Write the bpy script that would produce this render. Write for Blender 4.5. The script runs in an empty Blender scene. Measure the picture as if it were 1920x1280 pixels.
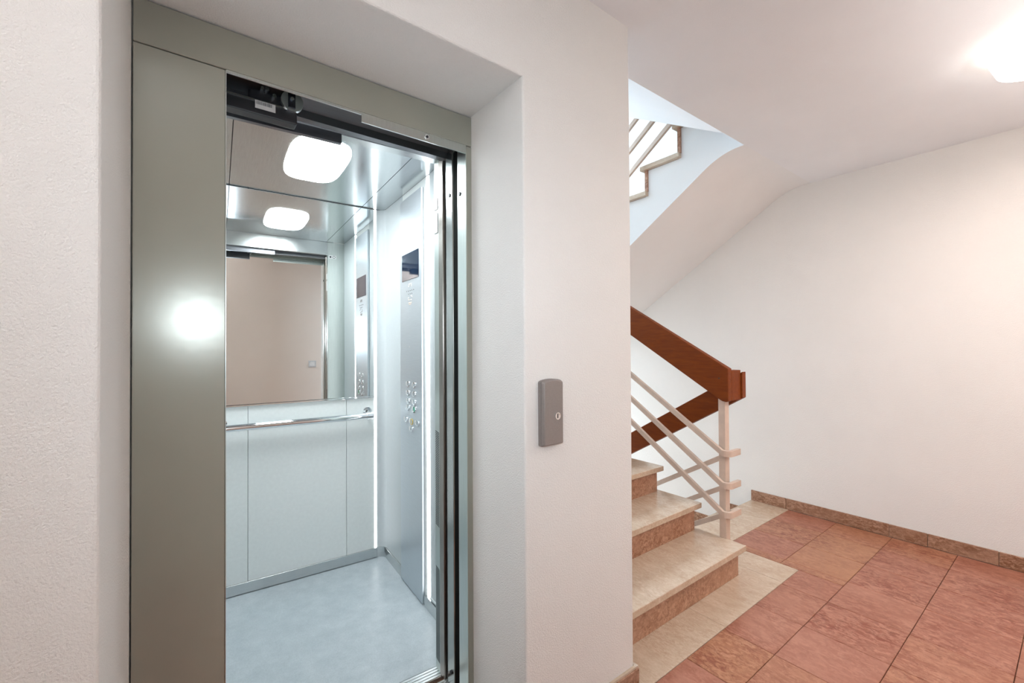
import bpy, bmesh, math, random
from math import sin, cos, radians, pi
from mathutils import Vector, Matrix
random.seed(7)
S = bpy.context.scene
COL = S.collection

# ------------------------------------------------------------------ camera
yaw, pitch, roll = radians(37.02), radians(0.604), radians(-0.328)
fwd = Vector((sin(yaw)*cos(pitch), cos(yaw)*cos(pitch), sin(pitch)))
rgt = Vector((cos(yaw), -sin(yaw), 0)); up = rgt.cross(fwd)
r2 = rgt*cos(roll)+up*sin(roll); u2 = -rgt*sin(roll)+up*cos(roll)
cam = bpy.data.objects.new('camera', bpy.data.cameras.new('camera')); COL.objects.link(cam)
cam.matrix_world = Matrix(((r2.x, u2.x, -fwd.x, 0), (r2.y, u2.y, -fwd.y, 0), (r2.z, u2.z, -fwd.z, 1.3), (0, 0, 0, 1)))
cam.data.sensor_width = 36; cam.data.lens = 815/1920*36; cam.data.clip_start = 0.02
S.camera = cam

# ------------------------------------------------------------------ world, lights, exposure
W = bpy.data.worlds.new('world'); S.world = W; W.use_nodes = True
W.node_tree.nodes['Background'].inputs[0].default_value = (0.93, 0.97, 1.0, 1)
W.node_tree.nodes['Background'].inputs[1].default_value = 2.0
S.view_settings.view_transform = 'Standard'; S.view_settings.look = 'None'
S.view_settings.gamma = 1; S.view_settings.use_curve_mapping = False
S.view_settings.exposure = 0.19

def light(name, kind, loc, energy, color, size=0.1, target=None, size_y=None, spread=None):
    l = bpy.data.lights.new(name, kind); l.energy = energy; l.color = color
    if kind == 'AREA':
        l.size = size
        if size_y: l.shape = 'RECTANGLE'; l.size_y = size_y
        if spread: l.spread = spread
    else: l.shadow_soft_size = size
    o = bpy.data.objects.new(name, l); COL.objects.link(o); o.location = loc
    if target: o.rotation_euler = (Vector(target)-Vector(loc)).to_track_quat('-Z', 'Y').to_euler()
    return o
WARM = (1.0, 0.84, 0.72); DAY = (0.66, 0.83, 1.0)
light('hall_lamp_light', 'AREA', (2.77, 0.10, 2.40), 10.5, (1.0, 0.84, 0.76), 0.26, (2.77, 0.101, 0))
light('window_daylight_upper', 'AREA', (2.6, 4.72, 3.3), 225, DAY, 1.5, (2.6, 0, 3.0), 1.5)
light('window_daylight_lower', 'AREA', (2.6, 4.72, 0.45), 70, (0.80, 0.90, 1.0), 1.5, (2.6, 0, 0.3), 1.5)
light('camera_flash', 'AREA', (0.045, -0.04, 1.44), 3.6, (0.78, 0.90, 1.0), 0.03, (1.0, 1.2, 1.5), None, radians(120))
light('ceiling_fill_left', 'AREA', (-0.95, 0.0, 1.5), 20, (0.92, 0.95, 1.0), 0.5, (-0.94, 0.0, 3.2), 0.5, radians(110))  # added fill light aimed at the ceiling, no real source stands here
light('ceiling_fill_right', 'AREA', (2.3, -1.2, 1.2), 35, (0.98, 0.95, 0.94), 0.5, (2.31, -1.2, 3.2), 0.5, radians(110))  # second added fill, brightens the hall side by way of the ceiling

# ------------------------------------------------------------------ materials
def new_mat(name):
    m = bpy.data.materials.new(name); m.use_nodes = True
    return m, m.node_tree, m.node_tree.nodes['Principled BSDF']
def N(nt, t, **kw):
    n = nt.nodes.new(t)
    for k, v in kw.items(): setattr(n, k, v)
    return n
def coords(nt, scale=(1, 1, 1), rot=(0, 0, 0), island=False):
    tc = N(nt, 'ShaderNodeTexCoord'); mp = N(nt, 'ShaderNodeMapping')
    mp.inputs['Scale'].default_value = scale; mp.inputs['Rotation'].default_value = rot
    src = tc.outputs['Object']
    if island:
        oi = N(nt, 'ShaderNodeObjectInfo'); vm = N(nt, 'ShaderNodeVectorMath', operation='SCALE')
        cb = N(nt, 'ShaderNodeCombineXYZ')
        nt.links.new(oi.outputs['Random'], cb.inputs[0]); nt.links.new(oi.outputs['Random'], cb.inputs[1]); nt.links.new(oi.outputs['Random'], cb.inputs[2])
        vm.inputs['Scale'].default_value = 37.0
        nt.links.new(cb.outputs[0], vm.inputs[0])
        ad = N(nt, 'ShaderNodeVectorMath', operation='ADD')
        nt.links.new(src, ad.inputs[0]); nt.links.new(vm.outputs[0], ad.inputs[1]); src = ad.outputs[0]
    nt.links.new(src, mp.inputs['Vector'])
    return mp.outputs[0]
def noise(nt, vec, scale, detail=4, rough=0.55, dist=0):
    n = N(nt, 'ShaderNodeTexNoise'); n.inputs['Scale'].default_value = scale; n.inputs['Detail'].default_value = detail
    n.inputs['Roughness'].default_value = rough; n.inputs['Distortion'].default_value = dist
    nt.links.new(vec, n.inputs['Vector']); return n.outputs['Fac']
def ramp(nt, fac, stops):
    r = N(nt, 'ShaderNodeValToRGB'); e = r.color_ramp.elements
    while len(e) < len(stops): e.new(0.5)
    for i, (p, c) in enumerate(stops): e[i].position = p; e[i].color = (*c, 1) if len(c) == 3 else c
    nt.links.new(fac, r.inputs[0]); return r.outputs[0]
def mix(nt, fac, a, b, mode='MIX'):
    m = N(nt, 'ShaderNodeMix', data_type='RGBA', blend_type=mode)
    for sock, v in ((0, fac), (6, a), (7, b)):
        if hasattr(v, 'links'): nt.links.new(v, m.inputs[sock])
        else: m.inputs[sock].default_value = v if sock == 0 else (*v, 1)
    return m.outputs[2]
def bump(nt, p, height, strength, dist):
    b = N(nt, 'ShaderNodeBump'); b.inputs['Strength'].default_value = strength; b.inputs['Distance'].default_value = dist
    nt.links.new(height, b.inputs['Height']); nt.links.new(b.outputs[0], p.inputs['Normal'])
def plain(name, col, rough=0.5, metal=0.0, coat=0.0, ns=0, nscale=30, namp=0.06, bmp=0):
    m, nt, p = new_mat(name)
    p.inputs['Roughness'].default_value = rough; p.inputs['Metallic'].default_value = metal
    p.inputs['Coat Weight'].default_value = coat
    v = coords(nt); f = noise(nt, v, nscale, 3)
    c2 = tuple(max(0, x*(1-namp*2)) for x in col); c1 = tuple(min(1, x*(1+namp)) for x in col)
    nt.links.new(ramp(nt, f, [(0.3, c2), (0.7, c1)]), p.inputs['Base Color'])
    if bmp: bump(nt, p, noise(nt, v, nscale*8, 2), bmp, 0.001)
    return m
def plaster(name, col, strength=0.6, scale=230):
    m, nt, p = new_mat(name); v = coords(nt)
    big = noise(nt, v, 1.6, 4, 0.6)
    nt.links.new(ramp(nt, big, [(0.3, tuple(x*0.955 for x in col)), (0.7, col)]), p.inputs['Base Color'])
    p.inputs['Roughness'].default_value = 0.85; p.inputs['Specular IOR Level'].default_value = 0.25
    h = noise(nt, v, scale, 3, 0.6)
    bump(nt, p, h, strength, 0.004)
    return m
def emit(name, col, s):
    m, nt, p = new_mat(name); p.inputs['Base Color'].default_value = (*col, 1)
    p.inputs['Emission Color'].default_value = (*col, 1); p.inputs['Emission Strength'].default_value = s
    return m
def steel(name, col, rough, brush=(3, 3, 220), aniso=0.0, amp=0.10, b=0.03):
    m, nt, p = new_mat(name); p.inputs['Metallic'].default_value = 1.0
    v = coords(nt, brush); f = noise(nt, v, 6, 3)
    nt.links.new(ramp(nt, f, [(0.25, tuple(x*(1-amp) for x in col)), (0.75, tuple(min(1, x*(1+amp)) for x in col))]), p.inputs['Base Color'])
    mr = N(nt, 'ShaderNodeMapRange'); mr.inputs['To Min'].default_value = rough*0.85; mr.inputs['To Max'].default_value = rough*1.2
    nt.links.new(f, mr.inputs['Value']); nt.links.new(mr.outputs[0], p.inputs['Roughness'])
    if aniso:
        p.inputs['Anisotropic'].default_value = aniso
        tg = N(nt, 'ShaderNodeTangent', direction_type='RADIAL', axis='Z'); nt.links.new(tg.outputs[0], p.inputs['Tangent'])
    return m
def marble_tile(name, a, b, vein, dark, amount=0.5, rough=0.22, warm=None, scale=1.0, rot=0.5, contrast=0.5):
    """brecciated limestone: two scales of mottling, thin dark veins, and a different cast for every slab"""
    m, nt, p = new_mat(name)
    v = coords(nt, (1.0, 0.50, 1.0), (0, 0, rot), island=True)
    oi = N(nt, 'ShaderNodeObjectInfo')
    def rnd(k):
        x = N(nt, 'ShaderNodeMath', operation='MULTIPLY'); x.inputs[1].default_value = k; nt.links.new(oi.outputs['Random'], x.inputs[0])
        y = N(nt, 'ShaderNodeMath', operation='FRACT'); nt.links.new(x.outputs[0], y.inputs[0]); return y.outputs[0]
    def mul(x, y):
        q = N(nt, 'ShaderNodeMath', operation='MULTIPLY')
        for k_, w_ in ((0, x), (1, y)):
            if hasattr(w_, 'links'): nt.links.new(w_, q.inputs[k_])
            else: q.inputs[k_].default_value = w_
        return q.outputs[0]
    base = ramp(nt, noise(nt, v, 9*scale, 7, 0.65, 0.5), [(0.32, a), (0.68, b)])
    if warm:
        wr = ramp(nt, rnd(7.31), [(0.0, (0, 0, 0)), (0.65, (0.05, 0.05, 0.05)), (0.85, (0.5, 0.5, 0.5)), (1.0, (0.8, 0.8, 0.8))])
        sb = N(nt, 'ShaderNodeSeparateColor'); nt.links.new(wr, sb.inputs[0]); base = mix(nt, sb.outputs[0], base, warm)
    mr = N(nt, 'ShaderNodeMapRange'); mr.inputs['To Min'].default_value = 1-contrast; mr.inputs['To Max'].default_value = 1.15
    nt.links.new(rnd(3.77), mr.inputs['Value']); strength = mr.outputs[0]
    blot = noise(nt, v, 46*scale, 9, 0.74, 0.9)
    fine = ramp(nt, blot, [(0.455, (0, 0, 0)), (0.56, (1, 1, 1))])
    patch = ramp(nt, noise(nt, v, 7*scale, 4, 0.6, 0.6), [(0.34, (0.30, 0.30, 0.30)), (0.58, (1, 1, 1))])
    bp = mix(nt, 1.0, fine, patch, 'MULTIPLY')
    s1 = N(nt, 'ShaderNodeSeparateColor'); nt.links.new(bp, s1.inputs[0])
    c = mix(nt, mul(mul(s1.outputs[0], amount), strength), base, vein)
    hi = ramp(nt, blot, [(0.34, (1, 1, 1)), (0.45, (0, 0, 0))])
    s3 = N(nt, 'ShaderNodeSeparateColor'); nt.links.new(hi, s3.inputs[0])
    c = mix(nt, mul(mul(s3.outputs[0], 0.45*amount), strength), c, tuple(min(1, x*1.25+0.03) for x in b))
    fac = noise(nt, v, 22*scale, 9, 0.70, 0.5)
    ab = N(nt, 'ShaderNodeMath', operation='SUBTRACT'); ab.inputs[1].default_value = 0.5; nt.links.new(fac, ab.inputs[0])
    aa = N(nt, 'ShaderNodeMath', operation='ABSOLUTE'); nt.links.new(ab.outputs[0], aa.inputs[0])
    vn = ramp(nt, aa.outputs[0], [(0.0, (0.8, 0.8, 0.8)), (0.016, (0, 0, 0))])
    vp = mix(nt, 1.0, vn, patch, 'MULTIPLY')
    s2 = N(nt, 'ShaderNodeSeparateColor'); nt.links.new(vp, s2.inputs[0])
    c = mix(nt, mul(mul(s2.outputs[0], amount), strength), c, dark)
    nt.links.new(c, p.inputs['Base Color'])
    p.inputs['Roughness'].default_value = rough
    bump(nt, p, noise(nt, v, 60, 3), 0.05, 0.001)
    return m

M = {}
WALLC = (0.82, 0.80, 0.77)
M['wall'] = plaster('wall_plaster', WALLC)
M['lamplit_wall'] = plaster('lamplit_wall_plaster', (0.82, 0.73, 0.65))  # cream tint puts the warm lamplight on the back wall into its colour
M['wall2'] = plaster('wall_plaster_smooth', WALLC, 0.35, 260)
M['ceil'] = plaster('ceiling_plaster', (0.86, 0.86, 0.87), 0.2)
M['stairwhite'] = plaster('stair_plaster', (0.86, 0.85, 0.84), 0.25)
M['shaft'] = plain('shaft_dark', (0.03, 0.03, 0.035), 0.8)
M['frame'] = plain('frame_paint', (0.345, 0.345, 0.295), 0.25, 0.25, 0.0, nscale=3, namp=0.03, bmp=0.15)
M['steel'] = steel('brushed_steel', (0.60, 0.62, 0.62), 0.24)
M['steelv'] = steel('brushed_steel_vertical', (0.56, 0.60, 0.575), 0.30, (160, 160, 2))
M['ceilsteel'] = steel('ceiling_steel', (0.60, 0.63, 0.64), 0.17, (180, 2, 4))
M['cop'] = steel('panel_steel', (0.60, 0.65, 0.69), 0.38, (2, 2, 240), aniso=0.0)
M['chrome'] = steel('chrome', (0.85, 0.87, 0.88), 0.05, (1, 1, 1), amp=0.02)
M['alu'] = steel('aluminium', (0.78, 0.80, 0.80), 0.32)
M['mirror'] = steel('mirror_glass', (0.86, 0.88, 0.87), 0.0, (1, 1, 1), amp=0.0)
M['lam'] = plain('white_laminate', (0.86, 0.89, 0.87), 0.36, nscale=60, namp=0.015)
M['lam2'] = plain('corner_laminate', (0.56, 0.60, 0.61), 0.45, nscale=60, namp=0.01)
M['grey_steel'] = steel('dull_steel', (0.20, 0.205, 0.22), 0.35)
M['bronze'] = steel('slam_edge_steel', (0.30, 0.275, 0.25), 0.28, (160, 160, 2))
M['post_steel'] = steel('post_steel', (0.40, 0.42, 0.41), 0.22, (160, 160, 2))
M['black'] = plain('black_metal', (0.015, 0.016, 0.02), 0.45)
M['dark'] = plain('dark_steel', (0.045, 0.048, 0.06), 0.32, 0.8)
M['led'] = emit('led_strip', (0.96, 0.98, 1.0), 5.0)
M['carlamp'] = emit('car_lamp', (0.90, 0.97, 1.0), 33.0)
M['halllamp'] = emit('hall_lamp', (1.0, 0.93, 0.85), 4.2)
M['opal'] = plain('lamp_base', (0.8, 0.8, 0.78), 0.4)
M['screen'] = plain('screen_glass', (0.012, 0.025, 0.055), 0.05, 0.0, 1.0, namp=0.0)
M['grey'] = plain('call_panel_grey', (0.265, 0.235, 0.22), 0.45, 0.25, nscale=200, namp=0.03)
M['greyl'] = plain('call_panel_rim', (0.40, 0.37, 0.35), 0.4, 0.2)
M['cream'] = plain('cream_enamel', (0.66, 0.52, 0.425), 0.42, nscale=14, namp=0.05)
M['white'] = plain('white_plastic', (0.8, 0.8, 0.79), 0.4)
M['label'] = plain('paper_label', (0.62, 0.62, 0.62), 0.6)
M['print'] = plain('label_print', (0.10, 0.10, 0.11), 0.6)
M['green'] = plain('green_plastic', (0.0, 0.28, 0.17), 0.3)
M['yellow'] = plain('yellow_plastic', (0.75, 0.55, 0.15), 0.3)
M['grout'] = plain('grout', (0.10, 0.045, 0.025), 0.9)
M['caulk'] = plain('caulk', (0.55, 0.44, 0.34), 0.7)
M['tile'] = marble_tile('red_marble', (0.36, 0.140, 0.088), (0.45, 0.205, 0.138), (0.24, 0.058, 0.030), (0.15, 0.038, 0.015), 1.0, 0.34, warm=(0.44, 0.215, 0.105), rot=-0.75, contrast=0.6)
M['tread'] = marble_tile('beige_marble', (0.55, 0.42, 0.305), (0.66, 0.535, 0.415), (0.47, 0.31, 0.21), (0.28, 0.18, 0.11), 0.45, 0.22, scale=1.6, contrast=0.3)
M['riser'] = marble_tile('riser_marble', (0.40, 0.205, 0.125), (0.54, 0.315, 0.21), (0.26, 0.10, 0.048), (0.20, 0.09, 0.035), 1.0, 0.32, scale=1.2, contrast=0.2)
M['base'] = marble_tile('baseboard_marble', (0.34, 0.185, 0.115), (0.45, 0.27, 0.185), (0.21, 0.092, 0.045), (0.15, 0.07, 0.03), 1.0, 0.35, scale=1.3, contrast=0.2)

def vinyl():
    m, nt, p = new_mat('grey_vinyl'); v = coords(nt)
    f = noise(nt, v, 12, 8, 0.72)
    g = noise(nt, v, 160, 3, 0.6)
    c = ramp(nt, f, [(0.3, (0.43, 0.485, 0.515)), (0.7, (0.56, 0.61, 0.635))])
    c2 = ramp(nt, g, [(0.3, (0.9, 0.9, 0.9)), (0.7, (1.05, 1.05, 1.05))])
    nt.links.new(mix(nt, 1.0, c, c2, 'MULTIPLY'), p.inputs['Base Color']); p.inputs['Roughness'].default_value = 0.33
    bump(nt, p, g, 0.08, 0.0006); return m
M['vinyl'] = vinyl()
def wood():
    m, nt, p = new_mat('reddish_wood'); v = coords(nt, (8, 1.0, 8))
    f = noise(nt, v, 9, 6, 0.6, 0.4)
    nt.links.new(ramp(nt, f, [(0.3, (0.15, 0.028, 0.002)), (0.7, (0.215, 0.046, 0.003))]), p.inputs['Base Color'])
    p.inputs['Roughness'].default_value = 0.5; p.inputs['Specular IOR Level'].default_value = 0.2
    return m
M['wood'] = wood()
def glass():
    m = bpy.data.materials.new('window_glass'); m.use_nodes = True; nt = m.node_tree; nt.nodes.clear()
    o = N(nt, 'ShaderNodeOutputMaterial'); t = N(nt, 'ShaderNodeBsdfTransparent'); g = N(nt, 'ShaderNodeBsdfGlossy'); x = N(nt, 'ShaderNodeMixShader')
    t.inputs[0].default_value = (0.93, 0.96, 0.97, 1); g.inputs['Roughness'].default_value = 0.02; x.inputs[0].default_value = 0.08
    nt.links.new(t.outputs[0], x.inputs[1]); nt.links.new(g.outputs[0], x.inputs[2]); nt.links.new(x.outputs[0], o.inputs[0]); return m
M['glass'] = glass()

# ------------------------------------------------------------------ mesh helpers
class MB:
    """collects boxes / prisms / tubes into one bmesh (world or root-local metres)"""
    def __init__(s): s.bm = bmesh.new()
    def box(s, x0, x1, y0, y1, z0, z1, bev=0.0, seg=2):
        r = bmesh.ops.create_cube(s.bm, size=1)
        vs = r['verts']
        for v in vs:
            v.co = Vector(((x0+x1)/2+v.co.x*(x1-x0), (y0+y1)/2+v.co.y*(y1-y0), (z0+z1)/2+v.co.z*(z1-z0)))
        if bev:
            es = list({e for v in vs for e in v.link_edges})
            bmesh.ops.bevel(s.bm, geom=es, offset=bev, segments=seg, affect='EDGES', profile=0.5)
        return s
    def prism(s, pts, axis, a, b, bev=0.0):
        """pts 2-D polygon, extruded along axis: 'x' pts=(y,z); 'y' pts=(x,z); 'z' pts=(x,y)"""
        def mk(p, t):
            return {'x': (t, p[0], p[1]), 'y': (p[0], t, p[1]), 'z': (p[0], p[1], t)}[axis]
        v1 = [s.bm.verts.new(mk(p, a)) for p in pts]; v2 = [s.bm.verts.new(mk(p, b)) for p in pts]
        fs = [s.bm.faces.new(v1), s.bm.faces.new(v2[::-1])]
        n = len(pts)
        for i in range(n): fs.append(s.bm.faces.new((v1[(i+1) % n], v1[i], v2[i], v2[(i+1) % n])))
        bmesh.ops.recalc_face_normals(s.bm, faces=fs)
        if bev:
            es = list({e for f in fs for e in f.edges})
            bmesh.ops.bevel(s.bm, geom=es, offset=bev, segments=2, affect='EDGES', profile=0.5)
        return s
    def tube(s, p0, p1, r, n=16, r2=None):
        p0, p1 = Vector(p0), Vector(p1); d = (p1-p0); L = d.length
        mat = Matrix.Translation((p0+p1)/2) @ d.to_track_quat('Z', 'Y').to_matrix().to_4x4()
        bmesh.ops.create_cone(s.bm, cap_ends=True, segments=n, radius1=r, radius2=r if r2 is None else r2, depth=L, matrix=mat)
        return s
    def ring(s, c, axis, r, w, t, n=20):
        """flat ring (annulus) of outer radius r, width w, thickness t, facing axis"""
        c = Vector(c); q = Vector(axis).to_track_quat('Z', 'Y')
        loops = []
        for rr, h in ((r, 0), (r, t), (r-w, t), (r-w, 0)):
            loops.append([s.bm.verts.new(c+q @ Vector((rr*cos(2*pi*i/n), rr*sin(2*pi*i/n), h))) for i in range(n)])
        for k in range(4):
            a, b = loops[k], loops[(k+1) % 4]
            for i in range(n): s.bm.faces.new((a[i], a[(i+1) % n], b[(i+1) % n], b[i]))
        return s
    def sweep(s, path, hw, hh, side=(1, 0, 0), upv=(0, 0, 1)):
        """rectangular bar along a path of (point, side vector); vertical height hh"""
        rings = []
        for p, sd in path:
            p, sd, u = Vector(p), Vector(sd), Vector(upv)
            rings.append([s.bm.verts.new(p+sd*a*hw+u*b*hh) for a, b in ((-1, -1), (1, -1), (1, 1), (-1, 1))])
        for A, B in zip(rings, rings[1:]):
            for i in range(4): s.bm.faces.new((A[i], A[(i+1) % 4], B[(i+1) % 4], B[i]))
        s.bm.faces.new(rings[0][::-1]); s.bm.faces.new(rings[-1])
        return s

def root(name, loc, label, cat, group=None, rz=0.0):
    o = bpy.data.objects.new(name, None); COL.objects.link(o); o.location = loc; o.rotation_euler = (0, 0, rz)
    o.empty_display_size = 0.1; tag(o, label, cat, group); return o
def tag(o, label=None, cat=None, group=None, kind=None):
    if label: o['label'] = label
    if cat: o['category'] = cat
    if group: o['group'] = group
    if kind: o['kind'] = kind
    return o
def put(name, mb, mat, parent=None, local=False, smooth=False, bevel=0.0, kind=None, label=None):
    bm = mb.bm
    if parent is not None and not local:
        r = parent
        while r.parent: r = r.parent
        bmesh.ops.translate(bm, verts=bm.verts, vec=-Vector(r.location))
    bmesh.ops.recalc_face_normals(bm, faces=bm.faces)
    me = bpy.data.meshes.new(name); bm.to_mesh(me); bm.free()
    me.materials.append(M[mat] if isinstance(mat, str) else mat)
    if smooth:
        for p in me.polygons: p.use_smooth = True
        me.set_sharp_from_angle(angle=radians(35))
    o = bpy.data.objects.new(name, me); COL.objects.link(o)
    if parent is not None: o.parent = parent
    if bevel:
        b = o.modifiers.new('bevel', 'BEVEL'); b.width = bevel; b.segments = 2; b.limit_method = 'ANGLE'
    if kind: o['kind'] = kind
    if label: o['label'] = label
    return o
def B(*a, **k): return MB().box(*a, **k)
STR = 'structure'

# ------------------------------------------------------------------ key dimensions (metres)
ZC = 2.53            # ceiling of the lobby
ZT = 5.6             # top of the stairwell
WF = 1.055           # face of the lift wall
XP = 1.366           # right-hand corner of that wall
XR = 3.81            # right wall
YF = 4.5            # far wall of the stairwell
YE = 1.262           # edge of the ceiling opening
F2F = 2.84

# ------------------------------------------------------------------ the setting
def lift_wall():
    bm = bmesh.new(); xs = [-1.5, -0.119, 0.843, XP]; zs = [0.0, 2.145, ZC+0.3]
    V = [[bm.verts.new((x, WF, z)) for z in zs] for x in xs]
    fs = []
    for i in range(3):
        for j in range(2):
            if i == 1 and j == 0: continue
            fs.append(bm.faces.new((V[i][j], V[i+1][j], V[i+1][j+1], V[i][j+1])))
    r = bmesh.ops.extrude_face_region(bm, geom=fs)
    nv = [e for e in r['geom'] if isinstance(e, bmesh.types.BMVert)]
    for v in nv:
        v.co.y = 1.42
        if abs(v.co.x+0.119) < 1e-4: v.co.x = -0.099
        if abs(v.co.x-XP) < 1e-4: v.co.y = 1.42
    bm.edges.ensure_lookup_table()
    def on(e, x=None, z=None):
        a, b = e.verts
        if abs(a.co.y-WF) > 1e-4 or abs(b.co.y-WF) > 1e-4: return False
        if x is not None: return abs(a.co.x-x) < 1e-4 and abs(b.co.x-x) < 1e-4
        return abs(a.co.z-z) < 1e-4 and abs(b.co.z-z) < 1e-4
    es = [e for e in bm.edges if (on(e, x=-0.119) and max(v.co.z for v in e.verts) < 2.2) or (on(e, x=0.843) and max(v.co.z for v in e.verts) < 2.2)
          or on(e, x=XP) or (on(e, z=2.145) and -0.2 < min(v.co.x for v in e.verts) and max(v.co.x for v in e.verts) < 0.9)]
    bmesh.ops.bevel(bm, geom=es, offset=0.007, segments=3, affect='EDGES', profile=0.5)
    mb = MB(); mb.bm.free(); mb.bm = bm
    o = put('wall_front', mb, 'wall'); tag(o, kind=STR); return o
lift_wall()
def struct(name, mb, mat, **k): return tag(put(name, mb, mat, **k), kind=STR)
struct('wall_shaft', B(XP-0.2, XP, 1.42, YF, -1.6, ZT).box(XP-0.2, XP, WF+0.03, 1.42, ZC+0.3, ZT).box(XP-0.2, XP, WF+0.01, 1.42, -1.6, 0), 'wall2')
struct('wall_right', B(XR, XR+0.2, -1.7, YF+0.2, -1.6, ZT), 'wall')
struct('wall_back', B(-1.7, 1.75, -0.62, -0.43, 0, ZC+0.1).box(1.60, 1.75, -1.6, -0.62, 0, ZC+0.1).box(1.75, XR+0.2, -1.75, -1.6, 0, ZC+0.1), 'lamplit_wall')
struct('wall_left', B(-1.7, -1.5, -0.62, 1.42, 0, ZC+0.3), 'wall')
# far wall of the stairwell with two window openings
wx0, wx1 = 1.8, 3.4
far = B(XP-0.2, wx0, YF, YF+0.2, -1.6, ZT).box(wx1, XR+0.2, YF, YF+0.2, -1.6, ZT)
far.box(wx0, wx1, YF, YF+0.2, -1.6, -0.35).box(wx0, wx1, YF, YF+0.2, 1.15, 2.5).box(wx0, wx1, YF, YF+0.2, 4.0, ZT)
struct('wall_far', far, 'wall2')
for i, (z0, z1) in enumerate(((-0.35, 1.15), (2.5, 4.0))):
    f = MB()
    for a in ((wx0, wx0+0.06, z0, z1), (wx1-0.06, wx1, z0, z1), (wx0, wx1, z0, z0+0.06), (wx0, wx1, z1-0.06, z1), (2.57, 2.63, z0, z1)):
        f.box(a[0], a[1], YF+0.08, YF+0.13, a[2], a[3], 0.004)
    w = struct('window_%d' % (i+1), f, 'white')
    g = put('pane', B(wx0+0.05, wx1-0.05, YF+0.10, YF+0.106, z0+0.05, z1-0.05), 'glass', w, local=True)
    put('window_sill', B(wx0-0.05, wx1+0.05, YF-0.06, YF+0.08, z0-0.03, z0), 'tread', w, local=True)
# ceiling of the lobby = slab under the upper floor, cut open over the stairs
struct('ceiling', B(XP, XR, -1.6, YE, ZC, F2F-0.03).box(-1.5, XP, -0.43, WF+0.02, ZC-0.004, F2F-0.03).box(XP-0.01, XP, -1.6, -0.43, ZC, F2F-0.03), 'ceil')
struct('ceiling', B(XP-0.2, XR+0.2, 1.0, YF+0.2, ZT, ZT+0.15).box(XP-0.2, XR+0.2, -0.2, 1.0, ZT, ZT+0.15), 'ceil')
struct('wall_upper', B(XP-0.2, XR+0.2, -0.4, -0.2, F2F, ZT).box(XP-0.2, XP, -0.2, WF+0.03, F2F, ZT), 'wall2')

# ---- floor: screed base, marble tiles as parts
floor = struct('floor', B(-1.5, XR, -1.6, 1.70, -0.20, -0.012), 'grout')
floor['label'] = 'lobby floor of red marble tiles'
TX, TY = 0.3085, 0.3105
XL = [1.979+TX*k for k in range(-12, 6)] + [XR-0.012]
XL = [x for x in XL if x > -1.5]
XL = [-1.5] + XL
YL = [0.809+TY*k for k in range(-8, 1)]
YL = [-1.6] + YL
tile_cache = {}
def tile(x0, x1, y0, y1, mat='tile', name='tile', gap=0.0011, z=0.0):
    w, d = round(x1-x0, 4), round(y1-y0, 4); key = (w, d, mat)
    if key not in tile_cache:
        mb = MB(); a, b = w/2-gap, d/2-gap; c = 0.0016
        lo = [mb.bm.verts.new((sx*a, sy*b, -0.012)) for sx, sy in ((-1, -1), (1, -1), (1, 1), (-1, 1))]
        mi = [mb.bm.verts.new((sx*a, sy*b, -c)) for sx, sy in ((-1, -1), (1, -1), (1, 1), (-1, 1))]
        hi = [mb.bm.verts.new((sx*(a-c), sy*(b-c), 0)) for sx, sy in ((-1, -1), (1, -1), (1, 1), (-1, 1))]
        for A, Bv in ((lo, mi), (mi, hi)):
            for i in range(4): mb.bm.faces.new((A[i], A[(i+1) % 4], Bv[(i+1) % 4], Bv[i]))
        mb.bm.faces.new(hi); mb.bm.faces.new(lo[::-1])
        me = bpy.data.meshes.new('tile'); bmesh.ops.recalc_face_normals(mb.bm, faces=mb.bm.faces); mb.bm.to_mesh(me); mb.bm.free()
        me.materials.append(M[mat]); tile_cache[key] = me
    o = bpy.data.objects.new(name, tile_cache[key]); COL.objects.link(o); o.parent = floor
    o.location = ((x0+x1)/2, (y0+y1)/2, z+random.uniform(-0.0005, 0.0003)); return o
def clipx(a, lo, hi): return max(a[0], lo), min(a[1], hi)
for xa, xb in zip(XL, XL[1:]):
    for ya, yb in zip(YL, YL[1:]):
        if xb <= 1.61 and yb <= -0.43: continue
        y0 = max(ya, -0.43) if xa < 1.6 else ya
        if xb-xa > 0.02 and yb-y0 > 0.02: tile(xa, xb, y0, yb)
    # column between the last full row and the strip of beige stone
    if xb <= 1.366: tile(xa, xb, 0.809, WF-0.02)
    elif xa < 2.83 and xb <= 2.85: tile(xa, xb, 0.809, 1.022)
    else:
        x0 = max(xa, 2.834)
        if xa < 2.82: tile(xa, x0, 0.809, 1.022)
        if xb-x0 > 0.02: tile(x0, xb, 0.809, 1.1205); tile(x0, xb, 1.1205, 1.437)
# beige stone border round the stair openings
tile(1.382, 1.996, 1.022, 1.2095, 'tread', 'border_stone'); tile(1.996, 2.616, 1.022, 1.2095, 'tread', 'border_stone')
tile(2.616, 2.834, 1.022, 1.437, 'tread', 'border_stone'); tile(2.512, 2.616, 1.205, 1.437, 'tread', 'border_stone')

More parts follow.
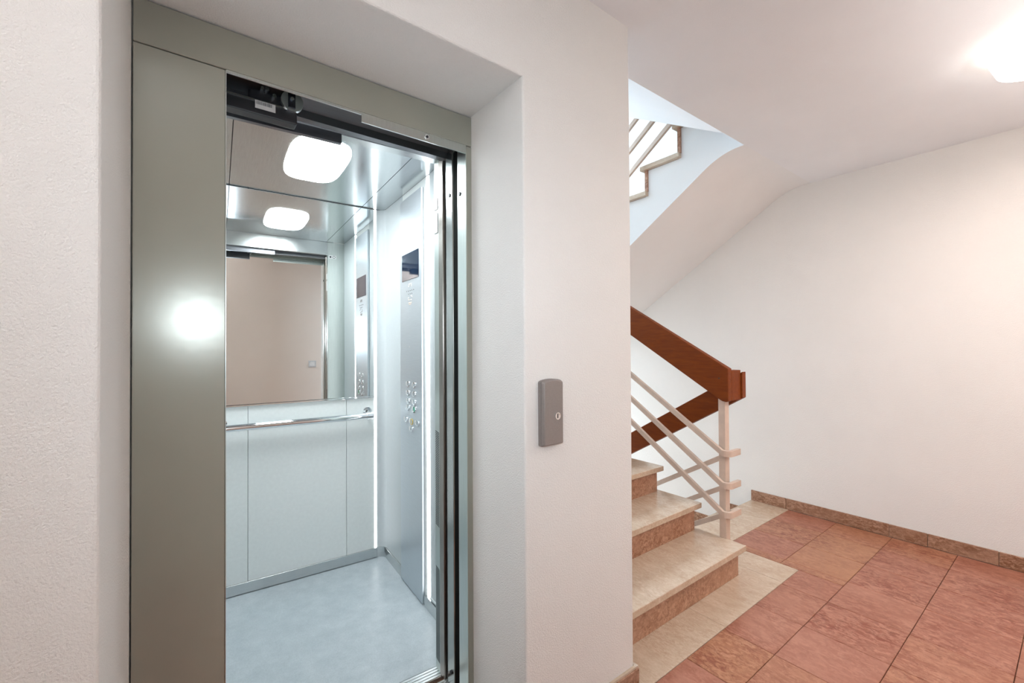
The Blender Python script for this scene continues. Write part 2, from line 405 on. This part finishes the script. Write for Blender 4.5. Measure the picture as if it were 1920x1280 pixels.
def mk_riser(x0, x1, y, z0, z1, parent): return put('riser', B(x0, x1, y, y+0.02, z0, z1), 'riser', parent)
def flight(name, label, x0, x1, steps, land_y, z_under, side, body_pts, body_mat='stairwhite', tx0=None, tx1=None, group=None):
    """steps: list of (nose_y, z_top, back_y, z_below) ; direction sign 'side' = +1 climbs towards +Y"""
    t = root(name, (x0, steps[0][0], steps[0][3]), label, 'stairs', group)
    put('stair_slab', MB().prism(body_pts, 'x', x0, x1), body_mat, t)
    for ny, z, by, zb in steps:
        a, b = (ny, by) if side > 0 else (by, ny)
        put('tread', B(tx0 if tx0 is not None else x0, tx1 if tx1 is not None else x1, a, b, z-0.032, z, 0.003), 'tread', t)
        ry = ny+0.03*side
        c, d = (ry, ry+0.02) if side > 0 else (ry-0.02, ry)
        put('riser', B(x0+0.002, x1-0.006 if x1 < 3 else x1, c, d, zb, z-0.032), 'riser', t)
    return t
G, R = 0.263, 0.167
# flight climbing away from the lobby, beside the lift
st = [(1.177+G*k, R*(k+1), 1.177+G*(k+1)+0.055, R*k) for k in range(8)]
st[-1] = (st[-1][0], st[-1][1], 3.30, st[-1][3])
pts = []
for k in range(8):
    pts += [(1.225+G*k, R*k+(-0.0 if k else 0.0)), (1.225+G*k, R*(k+1)-0.032)]
pts += [(3.30, 8*R-0.032), (3.30, 8*R-0.20), (3.02, 8*R-0.22), (1.50, -0.02), (1.30, -0.012), (1.225, -0.012)]
pts = [(1.225, -0.012)]+pts[1:-1]
flight('stair_flight', 'beige marble stairs climbing beside the lift wall with reddish risers', XP+0.001, 2.509, st, 0, 0, 1, pts, tx1=2.537)
# half landings
for z, lab in ((8*R, 'half landing of beige stone at the top of the stairs beside the lift'), (-1.42, 'lower half landing at the foot of the descending stairs')):
    struct('floor', B(XP, 2.74, 3.30, YF, z-0.2, z).box(2.74, XR, 3.715 if z > 0 else 3.75, YF, z-0.2, z), 'tread')
# flight going down, along the right wall
t = root('stair_flight', (2.75, 1.70, 0), 'marble stairs descending behind the railing along the right wall', 'stairs')
put('nosing', B(2.616, XR-0.002, 1.437, 1.72, -0.032, 0.0, 0.002), 'tread', t)
dp = [(1.70, -0.205), (1.69, -0.205)]
body = [(1.50, -0.21)]
put('tread', B(2.75, XR-0.002, 1.69, 1.69+G+0.03, -R-0.032, -R, 0.003), 'tread', t)
body = [(1.66, -0.034)]
for k in range(1, 9):
    y0 = 1.69+G*(k-1)-0.03
    body += [(y0, -R*k-0.032), (y0+G, -R*k-0.032)]
    if k < 8:
        put('riser', B(2.755, XR-0.002, y0, y0+0.02, -R*k, -R*(k-1)-0.034), 'riser', t)
        if k > 1: put('tread', B(2.73, XR-0.002, 1.69+G*(k-1)-0.05, 1.69+G*k, -R*k-0.032, -R*k, 0.003), 'tread', t)
body += [(1.69+G*8-0.03, -R*8-0.25), (1.60, -0.24), (1.60, -0.034)]
put('stair_slab', MB().prism(body, 'x', 2.755, XR-0.002), 'stairwhite', t)
# stepped skirting on the right wall
for k in range(1, 5):
    y0 = 1.705+G*(k-1)
    pf = [(y0, -R*k), (y0+G, -R*k), (y0+G, -R*k+0.084), (y0+0.012, -R*k+0.084), (y0+0.012, -R*(k-1)+0.084), (y0, -R*(k-1)+0.084)]
    put('skirting', MB().prism(pf, 'x', XR-0.014, XR-0.001), 'base', t)

# upper flights
def smooth_soffit(z0=ZC, y_start=1.262, y_mid=1.33, slope=0.64, y_end=3.50):
    pts = [(y_start, z0)]
    for i in range(0, 17):
        y = 1.285+i*0.015
        d = max(0.0, y-1.285); z = z0-(slope*d*d/(2*0.24) if d < 0.24 else slope*(d-0.12))
        pts.append((y, z))
    pts.append((y_end, z0-slope*(y_end-1.285-0.12))); return pts
so = smooth_soffit()
zs = [(1.735, 2.84), (2.005, 2.63), (2.275, 2.44), (2.53, 2.26), (2.79, 2.08), (3.05, 1.90), (3.30, 1.71), (3.52, 1.52), (3.74, 1.336)]
top = [(YE, F2F-0.034), (1.705, F2F-0.034)]
for k in range(len(zs)-1):
    y, z = zs[k]; y2, z2 = zs[k+1]
    top += [(y-0.03, z2-0.034), (y2-0.03, z2-0.034)]
zend = so[-1][1]
poly = so + [(3.71, zend)] + [p for p in top[::-1]]
clean = []
for p in poly:
    if not clean or (abs(p[0]-clean[-1][0])+abs(p[1]-clean[-1][1])) > 1e-5: clean.append(p)
t = root('stair_flight', (2.75, 3.2, 1.42), 'upper stair flight seen from below, with stone treads edging its white side', 'stairs')
put('stair_slab', MB().prism(clean, 'x', 2.75, XR-0.001), 'stairwhite', t)
put('landing_stone', B(2.715, XR-0.002, 1.265, 1.735, F2F-0.032, F2F, 0.002), 'tread', t)
for k in range(1, len(zs)-1):
    y, z = zs[k]; yp, zp = zs[k-1]
    put('tread', B(2.715, XR-0.002, yp-0.05, y, z-0.032, z, 0.002), 'tread', t)
for k in range(0, len(zs)-1):
    y, z = zs[k]; z2 = zs[k+1][1]
    put('riser', B(2.735, XR-0.002, y-0.052, y-0.03, z2, z-0.033), 'riser', t)
struct('floor', B(XP, XR, -0.2, YE, F2F-0.028, F2F), 'tread')
# the next flight up, seen only from below
s2 = 0.565
pp = [(YE, ZC), (3.30, ZC+s2*(3.30-YE)), (3.30, ZC+s2*(3.30-YE)+0.35)]
q = [(YE, F2F)]
for k in range(7):
    q += [(YE+0.05+0.27*k, F2F+0.165*k), (YE+0.05+0.27*k, F2F+0.165*(k+1))]
q += [(3.30, F2F+0.165*7)]
pp = [(YE, ZC), (3.30, ZC+s2*(3.30-YE))]+q[::-1]
t = root('stair_flight', (XP, YE, F2F), 'bright white underside of the stairs above the ceiling opening', 'stairs')
put('stair_slab', MB().prism(pp, 'x', XP+0.001, 2.505), 'stairwhite', t)
for k in range(7):
    put('tread', B(XP+0.001, 2.53, YE+0.02+0.27*k, YE+0.05+0.27*(k+1), F2F+0.165*(k+1), F2F+0.165*(k+1)+0.03), 'tread', t)

# ---- baseboards: each stone a part
def bb_run(name, label, segs, mat='base'):
    o = struct(name, B(*segs['back']), 'caulk')
    for s in segs['stones']: put('stone', B(*s, bev=0.0025, seg=1), mat, o, local=True)
    return o
ys = [-1.6, -0.99, -0.38, 0.02, 0.33, 0.635, 0.825, 1.455, 1.708]
bb_run('baseboard_right', '', dict(back=(XR-0.004, XR-0.001, -1.6, 1.705, 0, 0.082),
       stones=[(XR-0.013, XR-0.002, a+0.001, b-0.001, 0, 0.085+random.uniform(-0.001, 0.001)) for a, b in zip(ys, ys[1:])]))
xs = [0.85, 1.10, 1.381]
bb_run('baseboard_front', '', dict(back=(0.85, XP+0.013, WF-0.011, WF-0.001, 0, 0.086),
       stones=[(a+0.001, b-0.001, WF-0.016, WF-0.003, 0, 0.079) for a, b in zip(xs, xs[1:])]))
bb_run('baseboard_corner', '', dict(back=(XP+0.001, XP+0.012, WF-0.0005, 1.20, 0, 0.086), stones=[(XP+0.003, XP+0.015, WF-0.002, 1.19, 0, 0.079)]))

# ------------------------------------------------------------------ stair railings
rail = root('stair_railing', (2.55, 1.30, 0), 'stair railing of reddish brown wood over three cream bars on a square post', 'railing')
def rail_prism(x0, x1, prof): return MB().prism(prof, 'x', x0, x1, 0.004)
# climbing handrail (vertical faced plank)
ya, yb = 1.252, 3.25
put('handrail', rail_prism(2.500, 2.545, [(ya, 1.162), (ya, 0.975), (ya+0.012, 0.969), (ya+0.035, 0.972), (ya+0.06, 0.985), (yb, 0.985+0.622*(yb-1.312)), (yb, 1.162+0.592*(yb-ya))]), 'wood', rail)
put('handrail_return', B(2.5456, 2.652, 1.2522, 1.298, 0.974, 1.150, 0.002), 'wood', rail)
put('handrail', rail_prism(2.653, 2.698, [(1.243, 1.140), (1.243, 0.985), (3.2, 0.985-0.60*1.957), (3.2, 1.140-0.60*1.957)]), 'wood', rail)
put('newel_post', B(2.530, 2.578, 1.287, 1.327, -0.25, 1.02, 0.002), 'cream', rail)
put('screw', MB().tube((2.4985, 1.305, 1.105), (2.5025, 1.305, 1.105), 0.004, 10), 'black', rail)
bars = [(0.715, 0.658, 0.70), (0.530, 0.686, 0.515), (0.362, 0.696, 0.345)]
hw, hh = 0.0105, 0.0175
for zb, sl, zc in bars:
    # zb: top height near the post; runs down the climbing flight, round the post, and down the other flight
    yc = 1.262; r = 0.03
    path = []
    y_end = 3.2
    z0 = zb-hh-0.0
    path.append(((2.5105, y_end, z0+sl*(y_end-1.335)), (1, 0, 0)))
    path.append(((2.5105, yc+r+0.02, z0+sl*(yc+r+0.02-1.335)), (1, 0, 0)))
    zz = z0+sl*(yc+r-1.335)
    for a in range(0, 91, 15):
        an = radians(a)
        ctr = Vector((2.5105+r, yc+r, 0)); d = Vector((-cos(an), -sin(an), 0))
        path.append((tuple(ctr+d*r+Vector((0, 0, zz-0.004*a/90))), tuple(-d)))
    path.append(((2.600, yc, zz-0.004), (0, 1, 0)))
    path.append(((2.642, yc, zz-0.004), (0, 1, 0)))
    put('rail_bar', MB().sweep(path, hw, hh), 'cream', rail)
    # continuation along the descending flight
    zq = zz-0.004
    put('rail_bar', MB().sweep([((2.632, yc+hw, zq), (1, 0, 0)), ((2.632, 3.1, zq-0.60*(3.1-yc-hw)), (1, 0, 0))], hw, hh*0.95), 'cream', rail)
# bars of the railing one floor up
rail2 = root('stair_railing', (2.66, 2.0, 2.7), 'three cream bars of the upper railing showing under the white soffit', 'railing')
def up_bar(dz):
    y0, y1 = 1.36, 3.2; sl = 0.684
    return MB().sweep([((2.66, y0, 2.96+dz-sl*(y0-1.75)), (1, 0, 0)), ((2.66, y1, 2.96+dz-sl*(y1-1.75)), (1, 0, 0))], hw, hh)
for dz in (-0.17, 0.0, 0.17): put('rail_bar', up_bar(dz), 'cream', rail2)
put('handrail', MB().sweep([((2.67, 1.36, 3.78), (1, 0, 0)), ((2.67, 3.2, 3.78-0.66*1.84), (1, 0, 0))], 0.022, 0.09), 'wood', rail2)
put('newel_post', B(2.64, 2.68, 1.385, 1.425, 2.68, 3.75), 'cream', rail2)

# ------------------------------------------------------------------ lift landing door frame
fr = root('lift_door_frame', (0.37, 1.40, 0), 'grey painted steel lift door frame with wide left panel set in the wall recess', 'door frame')
put('header', B(-0.099, 0.8445, 1.36, 1.377, 2.034, 2.141, 0.0015, 1), 'frame', fr)
put('side_panel', B(-0.099, 0.0855, 1.3605, 1.42, 0.0, 2.0315, 0.0012, 1), 'frame', fr)
put('edge_strip', B(0.0857, 0.0875, 1.3595, 1.42, 0.0, 2.031), 'steelv', fr)
put('jamb', B(0.8215, 0.8445, 1.3605, 1.42, 0.0, 2.0315, 0.0012, 1), 'frame', fr)
put('jamb_return', B(0.8195, 0.8213, 1.3612, 1.422, 0.0, 2.0312), 'steelv', fr)
put('header_lip', B(0.442, 0.8195, 1.3603, 1.366, 2.004, 2.0335), 'steelv', fr)
put('header_lip', B(0.088, 0.442, 1.3603, 1.366, 2.027, 2.0335), 'steelv', fr)
sc = put('screw', MB().tube((0.664, 1.3605, 2.019), (0.664, 1.3565, 2.019), 0.0085, 16), 'chrome', fr)
put('screw_slot', MB().tube((0.664, 1.3567, 2.019), (0.664, 1.3555, 2.019), 0.0045, 12), 'black', sc)
put('slam_post', B(0.8205, 0.86, 1.463, 1.519, 0.0, 2.06, 0.004), 'post_steel', fr)
put('gap_shade', B(0.842, 0.86, 1.42, 1.463, 0.0, 2.06), 'black', fr)  # black box set into the open gap, stands in for its shade
put('back_cover', B(-0.10, 0.045, 1.43, 1.53, 0.0, 2.06), 'black', fr)
for z, y, x in ((1.885, 1.485, 0.8205), (1.868, 1.405, 0.8195), (0.052, 1.485, 0.8205), (0.045, 1.405, 0.8195)):
    put('screw', MB().tube((x+0.001, y, z), (x-0.0035, y, z), 0.0075, 14), 'black', fr)
sill = put('sill', B(0.0, 0.86, 1.448, 1.530, -0.04, -0.004), 'alu', fr)
for i in range(6): put('sill_rib', B(0.0, 0.86, 1.450+i*0.0145, 1.458+i*0.0145, -0.004, 0.001), 'alu', sill)
# door operator in the head of the opening
op = root('door_operator', (0.4, 1.5, 2.05), 'black sliding door gear in the head of the lift opening with roller and label', 'mechanism')
put('cover', B(-0.09, 0.88, 1.382, 1.440, 2.12, 2.20).box(-0.09, 0.88, 1.440, 1.52, 2.101, 2.20), 'grey_steel', op)
put('track', MB().prism([(1.505, 2.034), (1.535, 2.034), (1.535, 2.075), (1.52, 2.10), (1.44, 2.10), (1.505, 2.06)], 'x', 0.0, 0.88), 'grey_steel', op)
put('hanger', B(0.02, 0.277, 1.462, 1.504, 1.986, 2.028, 0.003), 'black', op)
put('hanger', B(0.15, 0.262, 1.474, 1.50, 2.026, 2.066, 0.006), 'black', op)
put('rail_strip', B(0.02, 0.262, 1.458, 1.462, 2.022, 2.027), 'steel', op)
wh = put('roller', MB().tube((0.262, 1.452, 2.050), (0.262, 1.466, 2.050), 0.031, 32), 'alu', op, smooth=True)
put('roller_hub', B(0.250, 0.270, 1.447, 1.453, 2.026, 2.085, 0.002), 'dark', wh)
put('roller_bolt', MB().tube((0.260, 1.440, 2.052), (0.260, 1.448, 2.052), 0.006, 6), 'chrome', wh)
for x, z in ((0.183, 2.064), (0.214, 2.052), (0.195, 2.066)):
    put('bolt', MB().tube((x, 1.455, z), (x, 1.476, z), 0.006, 6), 'chrome', op)
lb = put('paper_label', B(0.164, 0.217, 1.4572, 1.4580, 2.001, 2.0245), 'label', op)
bc = MB(); x = 0.167
while x < 0.209:
    w_ = random.choice((0.0006, 0.001, 0.0016)); bc.box(x, x+w_, 1.4566, 1.4573, 2.013, 2.0225); x += w_+random.choice((0.0008, 0.0014))
put('barcode', bc, 'print', lb)

# ------------------------------------------------------------------ lift car (local frame: u right, v deep, z up; origin at its back right corner)
RZ = radians(-3.0)
car = root('lift_car', (1.005, 2.668, 0), 'open lift car with white panelled walls, mirror and steel ceiling', 'lift', rz=RZ)
def cp(name, mb, mat, parent=None, **k):
    return put(name, mb, mat, parent or car, local=True, **k)
cp('car_floor', B(-0.98, 0.015, -1.062, 0.015, -0.05, 0.0), 'vinyl')
for a, b in ((-0.900, -0.7345), (-0.7325, -0.2300), (-0.2280, -0.0635)):
    cp('back_panel', B(a, b, 0.0, 0.02, 0.0, 2.155, 0.001, 1), 'lam')
cp('panel_backing', B(-0.98, 0.03, 0.0205, 0.03, -0.02, 2.2).box(0.0155, 0.03, -1.13, 0.02, -0.02, 2.2).box(-0.995, -0.98, -1.13, 0.02, -0.02, 2.2).box(-0.98, 0.03, -1.12, 0.02, 2.178, 2.2), 'shaft')
mr_ = cp('mirror', B(-0.897, -0.0665, -0.0055, -0.0005, 0.999, 2.150), 'mirror')
cp('mirror_trim', B(-0.897, -0.0665, -0.011, -0.0005, 0.987, 0.998, 0.002), 'chrome', mr_)
def arc_wall(z0, z1, off=0.0, th=0.004, r=0.05, sgn=1, cx=0.0):
    """quarter round corner from the back wall to a side wall"""
    o_, i_ = [], []
    for k in range(0, 9):
        a = pi/2*k/8
        for lst, rr in ((o_, r+th), (i_, r-off)):
            lst.append((cx+sgn*(-r+rr*sin(a)), -r+rr*cos(a)))
    return MB().prism(o_+i_[::-1], 'z', z0, z1)
for sgn, cx in ((1, 0.0), (-1, -0.962)):
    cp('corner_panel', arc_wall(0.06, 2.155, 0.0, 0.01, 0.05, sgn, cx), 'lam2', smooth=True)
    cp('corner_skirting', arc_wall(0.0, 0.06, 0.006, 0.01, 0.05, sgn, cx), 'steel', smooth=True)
cp('light_strip', B(-0.0625, -0.050, -0.002, 0.004, 0.062, 2.154), 'led')
cp('light_strip', B(-0.912, -0.8995, -0.002, 0.004, 0.062, 2.154), 'led')
# right side wall
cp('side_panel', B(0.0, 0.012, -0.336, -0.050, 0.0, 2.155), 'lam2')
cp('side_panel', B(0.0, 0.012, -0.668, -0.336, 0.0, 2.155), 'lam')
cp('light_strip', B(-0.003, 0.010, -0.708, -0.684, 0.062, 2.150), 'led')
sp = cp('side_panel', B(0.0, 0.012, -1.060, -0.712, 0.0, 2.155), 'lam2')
cp('panel_edge', B(-0.006, 0.0, -1.058, -0.716, 0.066, 0.074), 'lam2', sp)
for a, b in ((-0.330, -0.050), (-1.060, -0.652)):
    cp('skirting', B(-0.009, 0.0, a, b, 0.0, 0.060, 0.001, 1), 'steel')
cp('skirting', B(-0.910, -0.0515, -0.011, 0.0, 0.004, 0.060, 0.001, 1), 'steel')
cp('skirting', B(-0.962, -0.953, -1.060, -0.050, 0.0, 0.060, 0.001, 1), 'steel')
# left side wall
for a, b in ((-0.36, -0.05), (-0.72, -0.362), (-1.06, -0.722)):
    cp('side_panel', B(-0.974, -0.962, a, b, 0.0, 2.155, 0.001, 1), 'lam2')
# ceiling
cp('ceiling_panel', B(-0.8175, -0.1395, -1.058, -0.0085, 2.156, 2.172), 'ceilsteel')
cp('ceiling_panel', B(-0.1365, 0.0, -1.058, -0.0085, 2.156, 2.172), 'ceilsteel')
cp('ceiling_panel', B(-0.962, -0.8205, -1.058, -0.0085, 2.156, 2.172), 'ceilsteel')
def squircle(cx, cy, a, b, n=48, e=3.6):
    out = []
    for i in range(n):
        t_ = 2*pi*i/n; c_, s_ = cos(t_), sin(t_)
        out.append((cx+a*math.copysign(abs(c_)**(2/e), c_), cy+b*math.copysign(abs(s_)**(2/e), s_)))
    return out
cp('ceiling_light', MB().prism(squircle(-0.490, -0.555, 0.124, 0.255), 'z', 2.1515, 2.158), 'carlamp')
# front wall of the car, either side of the opening, and its head
cp('front_return', B(-0.1300, 0.012, -1.110, -1.063, 0.0, 2.155, 0.001, 1), 'steelv')
cp('front_return', B(-0.974, -0.870, -1.110, -1.063, 0.0, 2.155, 0.001, 1), 'steelv')
hd = cp('front_header', B(-0.870, -0.130, -1.110, -1.063, 2.052, 2.155), 'steel')
cp('header_lip', B(-0.870, -0.505, -1.118, -1.100, 2.018, 2.052), 'grey_steel', hd)
cp('slam_edge', B(-0.1330, -0.105, -1.150, -1.1105, 0.0, 2.05, 0.002), 'bronze')
st_ = cp('sticker', B(-0.120, -0.062, -1.0626, -1.0618, 2.023, 2.050), 'white')
cp('sticker_print', MB().ring((-0.080, -1.0617, 2.0365), (0, 1, 0), 0.011, 0.003, 0.0006).box(-0.113, -0.100, -1.0617, -1.0611, 2.030, 2.043), 'dark', st_)
vs = MB()
for z0, z1 in ((0.575, 0.955), (0.035, 0.405)):
    z = z0
    while z < z1:
        p = [(-1.103, z), (-1.0685, z+0.006), (-1.0685, z+0.0095), (-1.103, z+0.0035)]
        vs.prism(p, 'x', -0.1306, -0.1302); z += 0.0072
cp('vent_slots', vs, 'black', kind='stuff')
for z0, z1 in ((1.76, 1.84), (1.855, 1.90)): cp('hinge_plate', B(-0.1325, -0.1300, -1.100, -1.070, z0, z1, 0.0005), 'white')
sl = cp('car_sill', B(-0.88, -0.115, -1.122, -1.064, -0.04, -0.002), 'alu')
for i in range(4): cp('sill_rib', B(-0.88, -0.115, -1.120+i*0.0145, -1.111+i*0.0145, -0.002, 0.002), 'alu', sl)
# handrail
hr = cp('handrail', MB().tube((-0.835, -0.055, 0.885), (-0.125, -0.055, 0.885), 0.0185, 24), 'chrome', smooth=True)
for u in (-0.853, -0.107):
    cp('handrail_end', MB().tube((u-0.018, -0.055, 0.885), (u+0.018, -0.055, 0.885), 0.0215, 24).tube((u, -0.055, 0.885), (u, 0.0, 0.905), 0.012, 16), 'chrome', hr, smooth=True)
    cp('wall_rose', MB().tube((u, -0.006, 0.905), (u, 0.0, 0.905), 0.026, 24), 'chrome', hr, smooth=True)

M['cop'].node_tree.nodes['Principled BSDF'].inputs['Metallic'].default_value = 0.72
# operating panel
cop = cp('control_panel', B(-0.014, -0.0005, -0.640, -0.332, 0.006, 2.112, 0.0015, 1), 'cop')
cp('screen', B(-0.0165, -0.0142, -0.606, -0.367, 1.659, 1.805, 0.001, 1), 'screen', cop)
X0 = -0.0142
brand = bpy.data.curves.new('brand_lettering', 'FONT'); brand.body = 'OTIS'; brand.size = 0.025; brand.extrude = 0.0004; brand.align_x = 'CENTER'
bo = bpy.data.objects.new('tmp_text', brand); COL.objects.link(bo)
dg = bpy.context.evaluated_depsgraph_get(); dg.update()
tm = bpy.data.meshes.new_from_object(bo.evaluated_get(dg)); bpy.data.objects.remove(bo)
tm.materials.clear(); tm.materials.append(M['chrome'])
tobj = bpy.data.objects.new('brand_lettering', tm); COL.objects.link(tobj); tobj.parent = cop
tobj.rotation_euler = (pi/2, 0, -pi/2); tobj.location = (X0-0.0004, -0.486, 1.622)
gr = MB()
for r_, n_ in ((0, 5), (1, 3)):
    for i in range(n_): gr.tube((X0, -0.487+(i-(n_-1)/2)*0.025, 1.600-0.017*r_), (X0-0.001, -0.487+(i-(n_-1)/2)*0.025, 1.600-0.017*r_), 0.003, 8)
cp('speaker_holes', gr, 'black', cop)
pc = MB()
for (v_, z_, w_) in ((-0.462, 1.564, 0.012), (-0.50, 1.572, 0.010), (-0.517, 1.566, 0.006), (-0.47, 1.552, 0.02), (-0.50, 1.549, 0.016), (-0.485, 1.536, 0.05), (-0.485, 1.528, 0.036)):
    pc.box(X0-0.0006, X0, v_-w_/2, v_+w_/2, z_-0.003, z_+0.003)
cp('pictograms', pc, 'chrome', cop)
cp('lamp_eye', MB().tube((X0, -0.475, 1.30), (X0-0.002, -0.475, 1.30), 0.003, 10), 'white', cop)
def button(v_, z_, rmat='chrome', fmat='cop', r=0.0165):
    b = cp('button', MB().tube((X0, v_, z_), (X0-0.003, v_, z_), r-0.004, 20), fmat, cop)
    cp('button_ring', MB().ring((X0, v_, z_), (-1, 0, 0), r, 0.0035, 0.004), rmat, b)
    cp('number_plate', MB().box(X0-0.002, X0, v_+0.027, v_+0.034, z_-0.008, z_+0.012).box(X0-0.002, X0, v_+0.021, v_+0.025, z_-0.010, z_+0.010), 'white', b)
    return b
for z_ in (1.098, 1.050, 1.007, 0.972):
    for v_ in (-0.458, -0.545):
        if z_ < 1 and v_ < -0.5: b = button(v_, z_, 'chrome', 'green', 0.019); b['label'] = 'green button'
        else: button(v_, z_)
button(-0.425, 0.902); b = button(-0.505, 0.902, 'yellow'); b['label'] = 'button with a yellow ring'; button(-0.588, 0.903); button(-0.505, 0.862, 'chrome')

# ------------------------------------------------------------------ call panel on the wall
cl = root('call_panel', (0.94, WF, 1.085), 'grey metal lift call panel with key switch on the wall by the lift', 'switch')
pp_ = [(0.8975, 0.985), (0.9005, 0.982), (0.985, 0.982), (0.988, 0.985), (0.988, 1.184)]
pp_ += [(0.9428+0.0452*cos(a_*pi/10), 1.184+0.010*sin(a_*pi/10)) for a_ in range(1, 10)]+[(0.8975, 1.184)]
mb = MB().prism([(0.9428+(x_-0.9428)*1.0, z_) for x_, z_ in pp_], 'y', WF-0.014, WF-0.001)
put('back_plate', mb, 'grey', cl)
mb = MB().prism(pp_, 'y', WF-0.026, WF-0.014)
for v_ in mb.bm.verts:
    if v_.co.y < WF-0.02: v_.co.x = 0.9428+(v_.co.x-0.9428)*0.87; v_.co.z = 1.085+(v_.co.z-1.085)*0.965
put('cover', mb, 'grey', cl, smooth=True, bevel=0.002)
ring = put('key_switch', MB().ring((0.957, WF-0.0262, 1.075), (0, -1, 0), 0.0115, 0.003, 0.003, 24).tube((0.957, WF-0.0262, 1.075), (0.957, WF-0.028, 1.075), 0.0088, 20), 'chrome', cl, smooth=True)
put('key_slot', B(0.9555, 0.9585, WF-0.0287, WF-0.0278, 1.068, 1.085), 'black', ring)
# light switch on the opposite wall, seen in the mirror
sw = root('light_switch', (0.932, -0.43, 1.095), 'small white light switch on the wall opposite, seen in the lift mirror', 'switch')
put('plate', B(0.89, 0.975, -0.4295, -0.420, 1.055, 1.135, 0.003), 'label', sw)
put('rocker', B(0.905, 0.96, -0.421, -0.415, 1.07, 1.12, 0.003), 'white', sw)

# ------------------------------------------------------------------ ceiling lamps
def ceiling_lamp(x, y, label, zc):
    t = root('ceiling_lamp', (x, y, zc), label, 'lamp')
    put('lamp_base', MB().tube((x, y, zc-0.012), (x, y, zc), 0.135, 40), 'opal', t, smooth=True)
    mb = MB(); prof = [(0.0, -0.115), (0.10, -0.112), (0.125, -0.100), (0.145, -0.05), (0.150, -0.014), (0.0, -0.0125)]
    n = 40; rings = []
    for r_, z_ in prof:
        rings.append([mb.bm.verts.new((x+max(r_, 1e-4)*cos(2*pi*i/n), y+max(r_, 1e-4)*sin(2*pi*i/n), zc+z_)) for i in range(n)])
    for A, Bv in zip(rings, rings[1:]):
        for i in range(n): mb.bm.faces.new((A[i], A[(i+1) % n], Bv[(i+1) % n], Bv[i]))
    put('lamp_shade', mb, 'halllamp', t, smooth=True)
ceiling_lamp(2.77, 0.10, 'glowing warm white ceiling lamp at the right edge of the picture', ZC)
